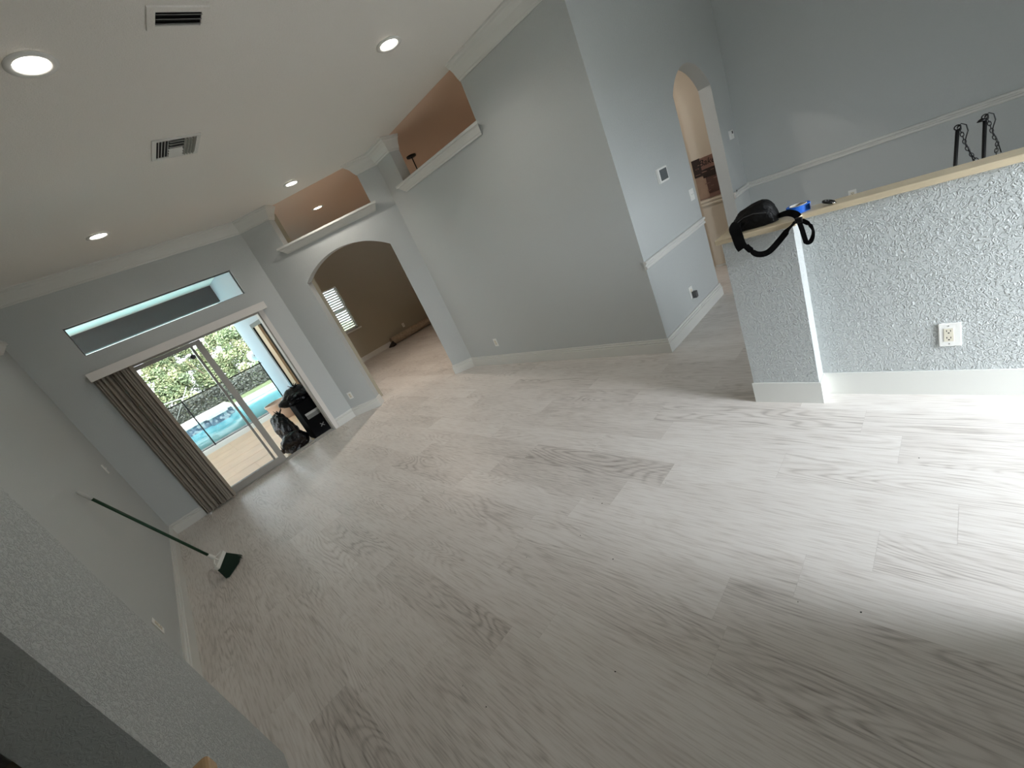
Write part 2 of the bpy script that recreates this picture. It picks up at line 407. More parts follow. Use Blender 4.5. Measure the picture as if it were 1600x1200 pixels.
RAIL = [(-.005, .852), (.012, .852), (.020, .860), (.020, .876), (.010, .884), (.010, .892), (.016, .897), (.026, .905), (.026, .918), (.018, .926), (-.005, .926)]
struct(MB().sweep([(XW-.012, YC), (CX0, YC)], RAIL, -1).build('trim_4', M_trim))
struct(MB().sweep([(CX1, YC), (XF, YC), (XF, YB)], RAIL, -1).build('trim_5', M_trim))
struct(MB().sweep([(6.06, YC+.14), (6.06, 2.49)], [(d*.7, z) for d, z in RAIL], 1).build('trim_6', M_cream))
# white corner bead band on the pier (painted edge) is the lit pier side itself

# display ledges over the openings
LEDGE = [(0, 2.585), (.018, 2.585), (.022, 2.598), (.032, 2.606), (.050, 2.632), (.066, 2.650), (.072, 2.664), (.088, 2.668), (.088, 2.692), (0, 2.692)]
def shelf(a, b, nrm, name, label):
    """moulded ledge with mitred returns, from a to b, projecting along nrm"""
    a, b, nrm = Vector(a), Vector(b), Vector(nrm)
    d = (b-a).normalized(); bm = MB(); rings = []
    for sgn, p in ((-1, a), (1, b)):
        rings.append([(p+nrm*dd+d*sgn*dd, z) for dd, z in LEDGE])
    v = [[bm.bm.verts.new((q.x, q.y, z)) for q, z in r] for r in rings]
    n = len(LEDGE)
    for k in range(n):
        l = (k+1) % n; bm.bm.faces.new((v[0][k], v[0][l], v[1][l], v[1][k]))
    # return faces back to the wall
    for sgn, p, r in ((-1, a, v[0]), (1, b, v[1])):
        w = [bm.bm.verts.new((p.x, p.y, z)) for dd, z in LEDGE]
        for k in range(n-1): 
            bm.bm.faces.new((r[k], r[k+1], w[k+1], w[k]))
    # cap that runs back through the opening
    q = [a+d*.0, b-d*.0, b-d*.0-nrm*(TH), a+d*.0-nrm*(TH)]
    lo = [bm.bm.verts.new((p.x, p.y, 2.66)) for p in q]; hi = [bm.bm.verts.new((p.x, p.y, 2.692)) for p in q]
    bm.bm.faces.new(lo); bm.bm.faces.new(hi)
    for i in range(4): j = (i+1) % 4; bm.bm.faces.new((lo[i], lo[j], hi[j], hi[i]))
    return struct(bm.build(name, M_trim))
shelf(p45(1.712), p45(.306), (-r2, -r2), 'trim_7', '')
shelf((XW, N1), (XW, N0), (-1, 0), 'trim_8', '')
shelf((XL, 4.6), (XL, 6.36), (1, 0), 'trim_9', '')

# ------------------------------------------------------------------ patio door, transom, valance, blinds
door = empty('door_1', (DX0, YD, 0)); struct(door)
m = MB(); m.box(DX0, DX1, YD+.0, YD+.13, 2.035, 2.062); m.box(DX1-.02, DX1+.0, YD, YD+.13, 0, 2.04); m.box(DX0, DX0+.02, YD, YD+.13, 0, 2.04)
m.box(DX0, DX1, YD+.01, YD+.13, -.03, .012); m.box(DX0, DX1, YD+.05, YD+.06, .012, .026); m.box(DX0, DX1, YD+.09, YD+.10, .012, .026)
m.build('door_frame', M_frame, door)
MB().box(DX1, DX1+.065, YD-.012, YD+.005, 0, 2.065).build('door_casing', M_valance, door)
def panel(x0, x1, y, sl, sr):
    m = MB(); z0, z1 = .026, 2.03
    m.box(x0, x0+sl, y, y+.03, z0, z1); m.box(x1-sr, x1, y, y+.03, z0, z1); m.box(x0+sl, x1-sr, y, y+.03, z0, z0+.085); m.box(x0+sl, x1-sr, y, y+.03, z1-.05, z1)
    p = m.build('glass_panel', M_frame, door)
    g = MB().box(x0+sl, x1-sr, y+.012, y+.018, z0+.085, z1-.05).build('pane', M_glass); g.parent = p
    g.location = (0, 0, 0)
    return p
panel(-.36, .635, YD+.09, .05, .028)
panel(-.22, .745, YD+.045, .05, .075)
o = MB().lathe([(0.001, 0), (.026, 0), (.032, .004), (.03, .012), (.001, .014)], (.57, YD+.089, 1.86), 20, Matrix.Rotation(math.pi/2, 3, 'X')).build('round_disc', M_blackmet, door)
o['label'] = 'small round black disc stuck to the glass'
win = empty('window_1', (TX0, YD, TZ0)); struct(win)
m = MB(); w = .009
m.box(TX0, TX1, YD+.06, YD+.10, TZ0, TZ0+w); m.box(TX0, TX1, YD+.06, YD+.10, TZ1-w, TZ1); m.box(TX0, TX0+w, YD+.06, YD+.10, TZ0, TZ1); m.box(TX1-w, TX1, YD+.06, YD+.10, TZ0, TZ1)
m.build('window_frame', mat('dark_window_seal', (70, 70, 68), .5), win)
MB().box(TX0+w, TX1-w, YD+.077, YD+.083, TZ0+w, TZ1-w).build('pane', M_glass, win)

bl = empty('vertical_blinds', (-.2, YD-.06, 0)); tag(bl, 'dark taupe vertical blinds drawn to the left of the patio door under a pale valance', 'blinds')
m = MB(); m.box(-.405, 1.655, YD-.125, YD-.112, 2.052, 2.150); m.box(-.405, -.393, YD-.112, YD, 2.052, 2.150); m.box(1.643, 1.655, YD-.112, YD, 2.052, 2.150); m.box(-.393, 1.643, YD-.112, YD, 2.138, 2.150)
v = m.build('valance', M_valance, bl); v['label'] = 'pale grey valance across the patio door head'
MB().box(-.38, 1.63, YD-.075, YD-.04, 2.085, 2.12).build('head_rail', M_frame, bl)
m = MB(); rnd = random.Random(3)
nv = 15
for i in range(nv):
    cx = -.352+.325*i/(nv-1); a = math.radians(rnd.choice([34, 50, 64, 74])+rnd.uniform(-8, 8)); hw = .042
    pts = []
    for k in range(7):
        u = -1+2*k/6; bow = .006*(1-u*u)
        pts.append((cx+math.cos(a)*hw*u-math.sin(a)*bow, YD-.062+math.sin(a)*hw*u+math.cos(a)*bow))
    prof = [(0, .02), (.0012, .02), (.0012, 2.07), (0, 2.07)]
    m.sweep(pts, prof, 1)
m.build('vanes', M_vane, bl)

# ------------------------------------------------------------------ back room window with slatted blind
win = empty('window_2', (3.55, 11.38, .9)); struct(win)
m = MB(); m.box(3.55, 4.56, 11.44, 11.48, .9, .94); m.box(3.55, 4.56, 11.44, 11.48, 2.07, 2.11); m.box(3.55, 3.59, 11.44, 11.48, .9, 2.11); m.box(4.52, 4.56, 11.44, 11.48, .9, 2.11); m.box(3.55, 4.56, 11.44, 11.48, 1.48, 1.52)
m.build('window_frame', M_frame, win)
MB().box(3.59, 4.52, 11.455, 11.46, .94, 2.07).build('pane', M_glass, win)
MB().box(3.50, 4.62, 11.33, 11.40, .865, .9).build('window_sill', M_trim, win)
b2 = empty('slatted_blind', (4.05, 11.40, .92)); tag(b2, 'white slatted blind over the small window of the back room', 'blinds')
m = MB()
for i in range(18):
    z = .955+i*.0635; M = Matrix.Translation((4.055, 11.40, z)) @ Matrix.Rotation(math.radians(-56), 4, 'X')
    m.box(-.485, .485, -.027, .027, -.0015, .0015, M)
m.build('slats', M_plate, b2)
MB().box(3.56, 4.55, 11.385, 11.425, 2.07, 2.108).build('head_rail', M_plate, b2)
MB().tube([(4.45, 11.37, 2.07), (4.45, 11.372, 1.35)], .004, 6).build('wand', M_plate, b2)

# ------------------------------------------------------------------ rear glazed opening (behind the camera, the room's daylight)
rw = empty('window_3', (WX0, YB, 0)); struct(rw)
m = MB()
for x in (WX0, WX1-.05): m.box(x, x+.05, YB-.09, YB-.05, 0, WZ)
m.box(WX0, WX1, YB-.09, YB-.05, 0, .06); m.box(WX0, WX1, YB-.09, YB-.05, WZ-.05, WZ)
m.build('window_frame', M_frame, rw)

w4 = empty('window_added', (3.45, YB, .2)); struct(w4)  # unseen slot window, added and sized to brighten the lower tall-arch wall
m = MB(); m.box(3.45, 3.47, YB-.09, YB-.05, .2, 1.6); m.box(3.73, 3.75, YB-.09, YB-.05, .2, 1.6); m.box(3.45, 3.75, YB-.09, YB-.05, .2, .22); m.box(3.45, 3.75, YB-.09, YB-.05, 1.58, 1.6)
m.build('window_frame', M_frame, w4)

# ------------------------------------------------------------------ recessed lights
M_lamp = mat('lit_lens', (255, 250, 240), .5, emit=((255, 247, 235), 14))
def downlight(x, y, label, strength, warm=(1, .93, .84), grp='recessed lights in the ceiling'):
    o = empty('recessed_light', (x, y, H)); tag(o, label, 'ceiling light', grp)
    MB().lathe([(.066, -.003), (.100, -.003), (.103, -.009), (.078, -.013), (.070, -.010), (.066, -.003)], (x, y, H), 32).build('trim_ring', M_plate, o, True)
    MB().lathe([(.001, -.0075), (.045, -.009), (.0665, -.0065), (.0665, -.002), (.001, -.001)], (x, y, H), 32).build('lens', M_lamp, o, True)
    l = bpy.data.lights.new('lamp', 'SPOT'); l.energy = strength; l.color = warm; l.shadow_soft_size = .06; l.spot_size = math.radians(150); l.spot_blend = .8
    lo = bpy.data.objects.new('lamp', l); COL.objects.link(lo); lo.location = (0, 0, -.03); lo.parent = o
LS = 20
downlight(.423, 2.876, 'lit round recessed ceiling light nearest the far left edge, largest of them all', 22)
downlight(2.477, 2.908, 'lit recessed ceiling light near the big blue-grey wall above the floor middle', 22)
downlight(2.452, 5.672, 'lit recessed ceiling light just before the notch over the low archway', 30)
downlight(.446, 5.74, 'lit recessed ceiling light above the transom window and patio door', 6)
downlight(3.382, 7.373, 'small lit recessed light seen through the notch on the back room ceiling', 150, (1, .88, .76))
downlight(5.0, 3.0, 'recessed light on the hall ceiling behind the tall archway', 55, (1, .90, .80))

# ------------------------------------------------------------------ ceiling vents
def vent(x0, x1, y0, y1, label, multi):
    cx, cy = (x0+x1)/2, (y0+y1)/2
    o = empty('ceiling_vent', (cx, cy, H)); tag(o, label, 'vent', 'air vents in the ceiling')
    b = .035 if not multi else .028; z = H-.008
    MB().prism([[(x0, y0), (x1, y0), (x1, y1), (x0, y1)], [(x0+b, y0+b), (x1-b, y0+b), (x1-b, y1-b), (x0+b, y1-b)]], lambda u, v, t: (u, v, t), z, H-.0005).build('vent_plate', M_ceil if not multi else M_greymet and M_trim, o)
    MB().box(x0+b, x1-b, y0+b, y1-b, H-.0015, H-.0005).build('backing', M_dark, o)
    m = MB()
    if not multi:
        for k in range(3):
            y = y0+b+(y1-y0-2*b)*(k+.5)/3
            m.box(-(x1-x0)/2+b, (x1-x0)/2-b, -.012, .012, -.001, .001, Matrix.Translation((cx, y, z+.002)) @ Matrix.Rotation(math.radians(38), 4, 'X'))
    else:
        w = x1-x0-2*b
        for k in range(4):
            x = x0+b+w*(.06+.075*k); m.box(-.008, .008, y0+b-cy, y1-b-cy, -.001, .001, Matrix.Translation((x, cy, z+.002)) @ Matrix.Rotation(math.radians(-50), 4, 'Y'))
            x = x1-b-w*(.06+.075*k); m.box(-.011, .011, y0+b-cy, y1-b-cy, -.001, .001, Matrix.Translation((x, cy, z+.002)) @ Matrix.Rotation(math.radians(72), 4, 'Y'))
        for k in range(6):
            y = y0+b+(y1-y0-2*b)*(k+.5)/6; sg = 1 if k < 3 else -1
            m.box(-w*.19, w*.17, -.016, .016, -.001, .001, Matrix.Translation((cx, y, z+.002)) @ Matrix.Rotation(math.radians(42*sg), 4, 'X'))
    m.build('louvres', M_greymet if not multi else M_trim, o)
vent(.890, 1.165, 2.495, 2.665, 'flat rectangular ceiling vent with one dark slotted opening near the top edge', False)
vent(.912, 1.240, 3.865, 4.205, 'square ceiling vent with louvres pointing several ways beyond the slotted one', True)

# ------------------------------------------------------------------ plates, switches, thermostats
def plate(name, label, cat, c, n, w, h, kind, group=None):
    """wall plate centred at c, normal n (2-D), built in its own frame"""
    n = Vector((n[0], n[1], 0)).normalized(); t = Vector((0, 0, 1)).cross(n)
    M = Matrix((( t.x, 0, n.x, c[0]), (t.y, 0, n.y, c[1]), (0, 1, 0, c[2]), (0, 0, 0, 1)))
    o = empty(name, c); tag(o, label, cat, group)
    def part(nm, mt, *bs, bev=.0):
        m = MB()
        for b in bs: m.box(*b, M=M)
        p = m.build(nm, mt, o)
        if bev: bevel(p, bev, 2)
        return p
    if kind == 'duplex':
        part('cover_plate', M_plate, (-w/2, w/2, -h/2, h/2, 0, .006), bev=.003)
        part('receptacle', M_ivory, (-.017, .017, -.034, .034, .006, .009), bev=.001)
        part('slots', M_dark, *[b for s in (-1, 1) for b in ((-.008, -.006, s*.018-.002, s*.018+.008, .0085, .0094), (.006, .008, s*.018-.002, s*.018+.008, .0085, .0094), (-.003, .003, s*.018-.012, s*.018-.006, .0085, .0094))])
    elif kind == 'wide':
        part('cover_plate', M_plate, (-w/2, w/2, -h/2, h/2, 0, .007), bev=.005)
        part('receptacle', M_ivory, (-.021, .014, -.036, .036, .007, .009), bev=.001)
        part('slots', M_dark, *[b for s in (-1, 1) for b in ((-.012, -.009, s*.019, s*.019+.009, .0085, .0095), (.002, .005, s*.019, s*.019+.009, .0085, .0095), (-.0065, -.0005, s*.019-.010, s*.019-.004, .0085, .0095))])
        part('screw', M_greymet, (-.006, -.001, .048, .053, .0065, .008)); part('screw', M_greymet, (-.006, -.001, -.053, -.048, .0065, .008))
    elif kind == 'switch':
        part('cover_plate', M_plate, (-w/2, w/2, -h/2, h/2, 0, .006), bev=.003)
        part('toggle', M_plate, (-.005, .005, -.004, .012, .006, .016))
    elif kind == 'double':
        part('cover_plate', M_plate, (-w/2, w/2, -h/2, h/2, 0, .006), bev=.003)
        part('toggle', M_plate, (-.028, -.018, -.004, .012, .006, .016)); part('toggle', M_plate, (.018, .028, -.004, .012, .006, .016))
    elif kind == 'screen':
        part('housing', M_plate, (-w/2, w/2, -h/2, h/2, 0, .028), bev=.005)
        part('screen', mat('grey_screen', (92, 98, 100), .25), (-w/2+.022, w/2-.018, -h/2+.018, h/2-.018, .028, .0292))
    elif kind == 'thermo':
        part('housing', M_plate, (-w/2, w/2, -h/2, h/2, 0, .025), bev=.004)
        part('display', M_dark, (-.006, .028, .008, .038, .025, .0262))
    elif kind == 'adapter':
        part('cover_plate', M_plate, (-w/2, w/2, -h/2, h/2, 0, .006), bev=.003)
        part('receptacle', M_ivory, (-.017, .017, .002, .034, .006, .009))
    return o
d45 = (-r2, -r2)
plate('outlet', 'big white plate with an ivory socket pair on the textured half wall', 'outlet', (HX, .109, .355), (-1, 0), .080, .130, 'wide')
plate('outlet', 'white outlet plate low on the narrow wall between patio door and low archway', 'outlet', (*p45(2.07)[:2], .349), d45, .075, .117, 'duplex')
plate('outlet', 'white outlet plate low on the big plain blue-grey wall', 'outlet', (XW, 4.54, .342), (-1, 0), .075, .117, 'duplex')
plate('light_switch', 'white light switch on the left wall near the corner with the patio door wall', 'switch', (XL, 6.26, 1.175), (1, 0), .075, .117, 'switch')
plate('outlet', 'white outlet plate low on the left wall near the textured stub', 'outlet', (XL, 3.54, .39), (1, 0), .075, .117, 'duplex')
plate('alarm_panel', 'white wall panel with a grey screen left of the tall archway', 'alarm panel', (4.195, YC, 1.527), (0, -1), .19, .135, 'screen')
plate('light_switch', 'white double light switch beside the left edge of the tall archway', 'switch', (4.735, YC, 1.203), (0, -1), .105, .117, 'double')
wp = plate('outlet', 'white outlet below the chair rail left of the tall archway, behind the grey adapter', 'outlet', (4.165, YC, .33), (0, -1), .08, .125, 'adapter')
plate('thermostat', 'small white thermostat with a dark display right of the tall archway', 'thermostat', (6.165, YC, 1.555), (0, -1), .10, .10, 'thermo')
plate('outlet', 'faint outlet plate on the taupe wall above the rolled rug', 'outlet', (5.79, 11.38, .357), (0, -1), .075, .117, 'duplex')
plate('outlet', 'white outlet plate on the dining wall just showing over the half wall ledge', 'outlet', (XF, .985, .402), (-1, 0), .075, .117, 'duplex')
pa = MB().box(4.155, 4.205, YC-.052, YC-.0095, .262, .332).build('power_adapter', mat('grey_plastic', (88, 88, 88), .5)); bevel(pa, .006)
tag(pa, 'dark grey power adapter plugged into the outlet below the chair rail', 'adapter')
nb = MB().lathe([(.001, -.004), (.010, -.004), (.012, 0), (.010, .004), (.001, .004)], (5.915, YC-.03, .935), 14, Matrix.Rotation(math.pi/2, 3, 'X')).build('rail_knob', M_greymet)
tag(nb, 'tiny grey knob at the end of the chair rail right of the tall archway', 'knob')

# ------------------------------------------------------------------ sign in the hall
sg = empty('wall_sign', (6.06, 2.45, 1.2)); tag(sg, 'brown wooden bakery sign board with dark script hanging in the hall behind the tall archway', 'sign')
def wood(name, rgb, v=.25): return mat(name, rgb, .75, var=v, vscale=14, bump=(30, .3, .003))
M_w1 = wood('reddish_brown_board', (88, 64, 58)); M_w2 = wood('dark_board', (46, 34, 30), .4); M_w3 = wood('pale_tan_board', (152, 128, 110)); M_w4 = wood('dusty_brown_board', (128, 98, 88))
SX = 6.06
rnd = random.Random(5)
def brd(y0, y1, z0, z1, mt, d=.012, nm='board'):
    p = MB().box(SX-d, SX-.0, y0, y1, z0, z1).build(nm, mt, sg); return p
brd(2.16, 2.385, 1.305, 1.446, M_w4); brd(2.16, 2.385, 1.20, 1.303, M_w2); brd(2.385, 2.49, 1.235, 1.452, M_w2)
brd(2.36, 2.49, .955, 1.233, M_w3, .008); brd(2.16, 2.36, 1.00, 1.198, M_w1, .010); brd(2.16, 2.49, .942, .998, M_w4, .007)
for i in range(16):
    y = rnd.uniform(2.18, 2.47); z = rnd.choice([1.03, 1.08, 1.12, 1.16, 1.235, 1.27, 1.30, 1.34, 1.38, 1.41]) if y < 2.37 else rnd.choice([1.26, 1.29, 1.33, 1.37, 1.40])
    if 1.31 < z and y < 2.385: continue
    MB().box(SX-.014, SX-.011, max(2.165, y-rnd.uniform(.01, .04)), y+rnd.uniform(.01, .03), z, z+rnd.uniform(.005, .012)).build('stripe', M_w4, sg)
tx = bpy.data.curves.new('lettering', 'FONT'); tx.body = 'Bakery'; tx.size = .105; tx.extrude = .001; tx.shear = .35; tx.align_x = 'CENTER'
tm = bpy.data.objects.new('lettering_src', tx); COL.objects.link(tm)
bpy.context.view_layer.update()
dg = bpy.context.evaluated_depsgraph_get(); me = bpy.data.meshes.new_from_object(tm.evaluated_get(dg)); bpy.data.objects.remove(tm)
me.materials.clear(); me.materials.append(M_dark)
lt = bpy.data.objects.new('lettering', me); COL.objects.link(lt); lt.parent = sg
lt.matrix_local = Matrix(((0, 0, -1, -.0135), (-1, 0, 0, 2.265-2.45), (0, 1, 0, 1.35-1.2), (0, 0, 0, 1)))

# ------------------------------------------------------------------ pendant lamp hanging in the space behind the notch
pl = empty('pendant_lamp', (4.485, 5.855, H)); tag(pl, 'black pendant rod on a round canopy seen over the high ledge', 'pendant lamp')
MB().lathe([(.001, -.03), (.075, -.028), (.08, -.02), (.08, 0), (.001, 0)], (4.485, 5.855, H), 24).build('canopy', M_blackmet, pl, True)
MB().tube([(4.485, 5.855, H-.03), (4.485, 5.855, 2.45)], .009, 8).build('rod', M_blackmet, pl)
MB().lathe([(.03, .1), (.06, .09), (.14, .02), (.17, -.06), (.165, -.06), (.13, .01), (.02, .08)], (4.485, 5.855, 2.38), 24).build('shade', M_blackmet, pl, True)

# ------------------------------------------------------------------ broom
br = empty('broom', (-.40, 4.60, 0)); tag(br, 'green-handled angled broom leaning on the left wall', 'broom')
top = Vector((-.762, 4.47, 1.287)); neck = Vector((-.437, 4.545, .215)); ax = (top-neck).normalized()
M_green = mat('green_enamel', (12, 58, 34), .35); M_bris = mat('dark_green_bristles', (14, 44, 30), .8, bump=(400, .6, .002)); M_grip = mat('pale_grey_grip', (196, 198, 196), .5)
MB().tube([neck+ax*.02, top-ax*.10], .0115, 12).build('handle', M_green, br, True)
MB().tube([top-ax*.11, top-ax*.02, top], .013, 12, radii=[.0135, .0125, .008]).build('grip', M_grip, br, True)
# head: cap bar and fanned bristles
wdir = Vector((.60, .80, 0)); wdir = (wdir-ax*wdir.dot(ax)).normalized(); ndir = ax.cross(wdir)
m = MB()
m.tube([neck+ax*.05, neck-ax*.015], .016, 12, radii=[.014, .018])
m.tube([neck-ax*.01, neck-ax*.03-wdir*.045, neck-ax*.075-wdir*.075], .006, 8)
m.tube([neck-ax*.01, neck-ax*.03+wdir*.045, neck-ax*.045+wdir*.085], .006, 8)
m.tube([neck-ax*.01, neck-ax*.06+wdir*.0], .006, 8)
M = Matrix.Translation(neck-ax*.065) @ Matrix((wdir, ndir, ax)).transposed().to_4x4()
m.box(-.085, .095, -.016, .016, -.022, .012, M)
m.build('head_cap', mat('white_broom_plastic', (222, 222, 216), .4), br)
m = MB(); rb = random.Random(2)
for i in range(34):
    for j in range(4):
        u = -1+2*i/33; w0 = u*.085+.004; vv = (j-1.5)*.007
        a = neck-ax*.085+wdir*w0+ndir*vv
        flare = 1.45; Ln = .150+.02*rb.random()
        bdir = (-ax+wdir*u*.35+ndir*vv*4).normalized()
        b = a+bdir*Ln
        if b.z < .004: b = a+bdir*((a.z-.004)/max(1e-3, -bdir.z))
        m.tube([a, b], .0032, 4, radii=[.0036, .0028])
m.build('bristles', M_bris, br)

# ------------------------------------------------------------------ shoulder bag, tape roll and keyring on the ledge
TOP = 1.141
bg = empty('shoulder_bag', (2.72, .85, TOP)); tag(bg, 'black shoulder bag slumped on the end of the ledge with its strap hanging down', 'bag')
def body(bm, c, L, Hh, D, tilt, n=28, rings=14, seed=1):
    """a half-moon pouch: flattened, straight zip edge below, rounded above, with creases"""
    rr = random.Random(seed); ph = [rr.uniform(0, 6.28) for _ in range(6)]
    V = []
    for i in range(rings+1):
        t = -1+2*i/rings; th = D/2*math.sqrt(max(0, 1-t*t*0.0))*t
        sc = math.sqrt(max(0.02, 1-(abs(t))**3.0))
        row = []
        for k in range(n):
            a = 2*math.pi*k/n; ca, sa = math.cos(a), math.sin(a)
            x = L/2*math.copysign(abs(ca)**.75, ca)*(.72+.28*sc)
            z = (Hh*abs(sa)**.85 if sa > 0 else -Hh*.10*abs(sa)**.6)*(.66+.34*sc)
            w = .004*math.sin(3*a+ph[i % 6]+i)+.003*math.sin(9*a+i*1.7)
            hk = .93-.27*x/(L/2)
            row.append(bm.bm.verts.new(tilt @ Vector((x+w, th, (z+w*.6)*hk+Hh*.1))+Vector(c)))
        V.append(row)
    for a, b in zip(V, V[1:]):
        for k in range(n):
            l = (k+1) % n; bm.bm.faces.new((a[k], a[l], b[l], b[k]))
    bm.bm.faces.new(list(reversed(V[0]))); bm.bm.faces.new(V[-1])
T = Matrix.Rotation(math.radians(97), 3, 'Z') @ Matrix.Rotation(math.radians(-14), 3, 'X')
m = MB(); body(m, (2.705, .850, TOP+.004), .225, .118, .095, T); m.build('pouch', M_black, bg, True)
m = MB(); body(m, (2.660, .835, TOP+.006), .180, .078, .035, T, seed=4); m.build('front_pocket', M_black, bg, True)
m = MB(); m.tube([(2.637, .925, TOP+.055), (2.632, .88, TOP+.078), (2.630, .83, TOP+.084), (2.635, .77, TOP+.070)], .0022, 6)
m.build('zipper', mat('zip_grey', (70, 70, 72), .4), bg)
X0 = 2.572
M_strap = mat('black_webbing', (7, 7, 8), .9, spec=.15, bump=(900, .3, .001))
Xd = (1, 0, 0)
def rib(name, pts, wd, w=.036, th=.0022):
    # smooth centre line
    P = [Vector(p) for p in pts]; out = []; wds = []
    n = len(P)
    for i in range(n-1):
        a, b, c, d = P[max(i-1, 0)], P[i], P[i+1], P[min(i+2, n-1)]
        for k in range(5):
            t = k/5
            out.append(.5*((2*b)+(c-a)*t+(2*a-5*b+4*c-d)*t*t+(3*b-a-3*c+d)*t**3))
            wds.append(Vector(wd[i]).lerp(Vector(wd[i+1]), t))
    out.append(P[-1]); wds.append(Vector(wd[-1]))
    return MB().ribbon(out, wds, w, th).build(name, M_strap, bg)
Yd = Vector((0, 1, 0)); Zd = Vector((0, 0, 1))
rib('side_strap', [(2.66, .925, TOP+.06), (2.60, .925, TOP+.045), (X0, .912, TOP+.012), (X0, .905, 1.09), (X0, .895, 1.062)], [Yd]*5, .058, .006)
rib('strap', [(X0-.002, .878, 1.075), (X0-.003, .862, 1.050), (X0-.004, .835, 1.018), (X0-.004, .800, 1.008), (X0-.005, .765, 1.018), (X0-.006, .72, 1.055),
              (X0-.008, .675, 1.098), (X0-.010, .64, 1.130), (X0+.01, .618, TOP+.006)],
    [Yd, Yd*.7+Zd*.7, Zd+Yd*.3, Zd+Xd[0]*Vector((.3, 0, 0)), Zd-Yd*.2, Zd-Yd*.8, Zd-Yd*.8, Zd*.6-Yd*.5+Vector((.6, 0, 0)), Vector((1, .2, 0))], .032)
rib('strap', [(2.60, .622, TOP+.008), (2.625, .640, TOP+.022), (2.66, .675, TOP+.030), (2.71, .715, TOP+.022), (2.75, .755, TOP+.012), (2.76, .79, TOP+.02)],
    [Vector((1, -.4, 1))]*6, .034)
rib('strap', [(X0-.006, .615, 1.140), (X0-.010, .606, 1.09), (X0-.011, .600, 1.040), (X0-.012, .596, 1.022), (X0-.012, .580, 1.020), (X0-.010, .566, 1.045), (X0-.008, .562, 1.075), (X0-.006, .574, 1.108), (X0-.004, .602, 1.136)],
    [Yd, Yd, Yd, Yd*.5+Zd*.8, Zd, Yd*.6+Zd*.3+Vector((.5, 0, 0)), Yd*.5+Vector((.6, 0, 0)), Zd+Yd*.6, Zd+Yd*.2], .022)
o = MB().box(X0-.016, X0+.004, .598, .630, 1.128, TOP+.014).build('buckle', M_blackmet, bg); bevel(o, .004)

M_blue = mat('blue_masking_tape', (24, 104, 214), .6); M_paper = mat('pale_card', (210, 206, 196), .7)
tp = empty('tape_roll', (2.765, .655, TOP)); tag(tp, 'roll of blue painter tape lying flat on the ledge behind the bag strap', 'tape')
MB().lathe([(.041, 0), (.055, 0), (.055, .036), (.041, .036), (.041, 0)], (2.765, .655, TOP+.001), 40).build('tape', M_blue, tp, True)
MB().lathe([(.0375, -.001), (.0405, -.001), (.0405, .037), (.0375, .037), (.0375, -.001)], (2.765, .655, TOP+.002), 40).build('core', M_paper, tp, True)
for p in tp.children:
    p.data.polygons.foreach_set('use_smooth', [False]*len(p.data.polygons))
m = MB(); m.ribbon([(2.765, .6015, TOP+.018), (2.74, .598, TOP+.020), (2.718, .590, TOP+.024)], [Zd]*3, .030, .0006); m.build('loose_end', M_paper, tp)
kr = empty('tape_measure', (2.745, .52, TOP)); tag(kr, 'small dark metal ring with a shiny clip lying alone on the ledge', 'ring')
MB().tube([(2.745+.02*math.cos(a), .52+.022*math.sin(a), TOP+.014+.008*math.sin(a)) for a in [i*math.pi/10 for i in range(21)]], .006, 8).build('band', M_blackmet, kr, True)
MB().tube([(2.735, .50, TOP+.005), (2.728, .49, TOP+.005), (2.718, .498, TOP+.005)], .005, 8).build('clip', mat('chrome', (220, 220, 220), .15, metal=1), kr, True)
kr.name = 'metal_ring'

# ------------------------------------------------------------------ two rods with chain and cord behind the half wall
def rod(x, y, ztop, lean, label, flip):
    o = empty('chandelier_rod', (x, y+lean*ztop, 0)); tag(o, label, 'lamp rod', 'black rods with chains behind the half wall')
    yb = y+lean*ztop
    MB().tube([(x, yb, .02), (x, y, ztop)], .0085, 10).build('rod', M_blackmet, o, True)
    MB().lathe([(.06, 0), (.06, .012), (.03, .022), (.012, .03), (.001, .03)], (x, yb, 0), 28).build('base', M_blackmet, o, True)
    MB().tube([(x, y+.012*math.cos(a), ztop+.012+.012*math.sin(a)) for a in [i*math.pi/8 for i in range(17)]], .003, 6).build('hook_ring', M_blackmet, o, True)
    pts = [(x, y-.004, ztop+.015), (x, y-.014, ztop-.02), (x, y-.022, ztop-.06), (x, y-.030, ztop-.10), (x, y-.044, ztop-.14), (x, y-(.070 if flip else .040), ztop-.19), (x, y-(.08 if flip else .04), ztop-.30)]
    m = MB(); P = [Vector(p) for p in pts]; tot = 0; seq = []
    for a, b in zip(P, P[1:]):
        L = (b-a).length; k = max(1, int(round(L/.020)))
        for i in range(k): seq.append((a.lerp(b, (i+.5)/k), (b-a).normalized()))
    for i, (c, d) in enumerate(seq):
        s1 = Vector((1, 0, 0)) if i % 2 else Vector((1, 0, 0)).cross(d)
        s1 = (s1-d*s1.dot(d)).normalized() if s1.length > 0 else Vector((1, 0, 0))
        m.tube([c+d*.0135*math.cos(a)+s1*.0065*math.sin(a) for a in [j*math.pi/5 for j in range(11)]], .0020, 5)
    m.build('chain', M_blackmet, o, True)
    MB().tube([(x, y, ztop+.01), (x, y-.014, ztop+.026), (x, y-.032, ztop+.012), (x, y-.038, ztop-.02), (x, y-.030, ztop-.05), (x, y-.026, ztop-.075), (x, y-.042, ztop-.12), (x, y-.058, ztop-.2)], .0026, 6).build('cord', M_blackmet, o, True)
    if not flip: MB().lathe([(.001, .012), (.012, .006), (.020, -.004), (.001, -.004)], (x, y+.012, ztop-.002), 14).build('finial', M_blackmet, o, True)
rod(3.5, .080, 1.187, .07, 'thin black rod with chain behind the half wall, nearer the bag', True)
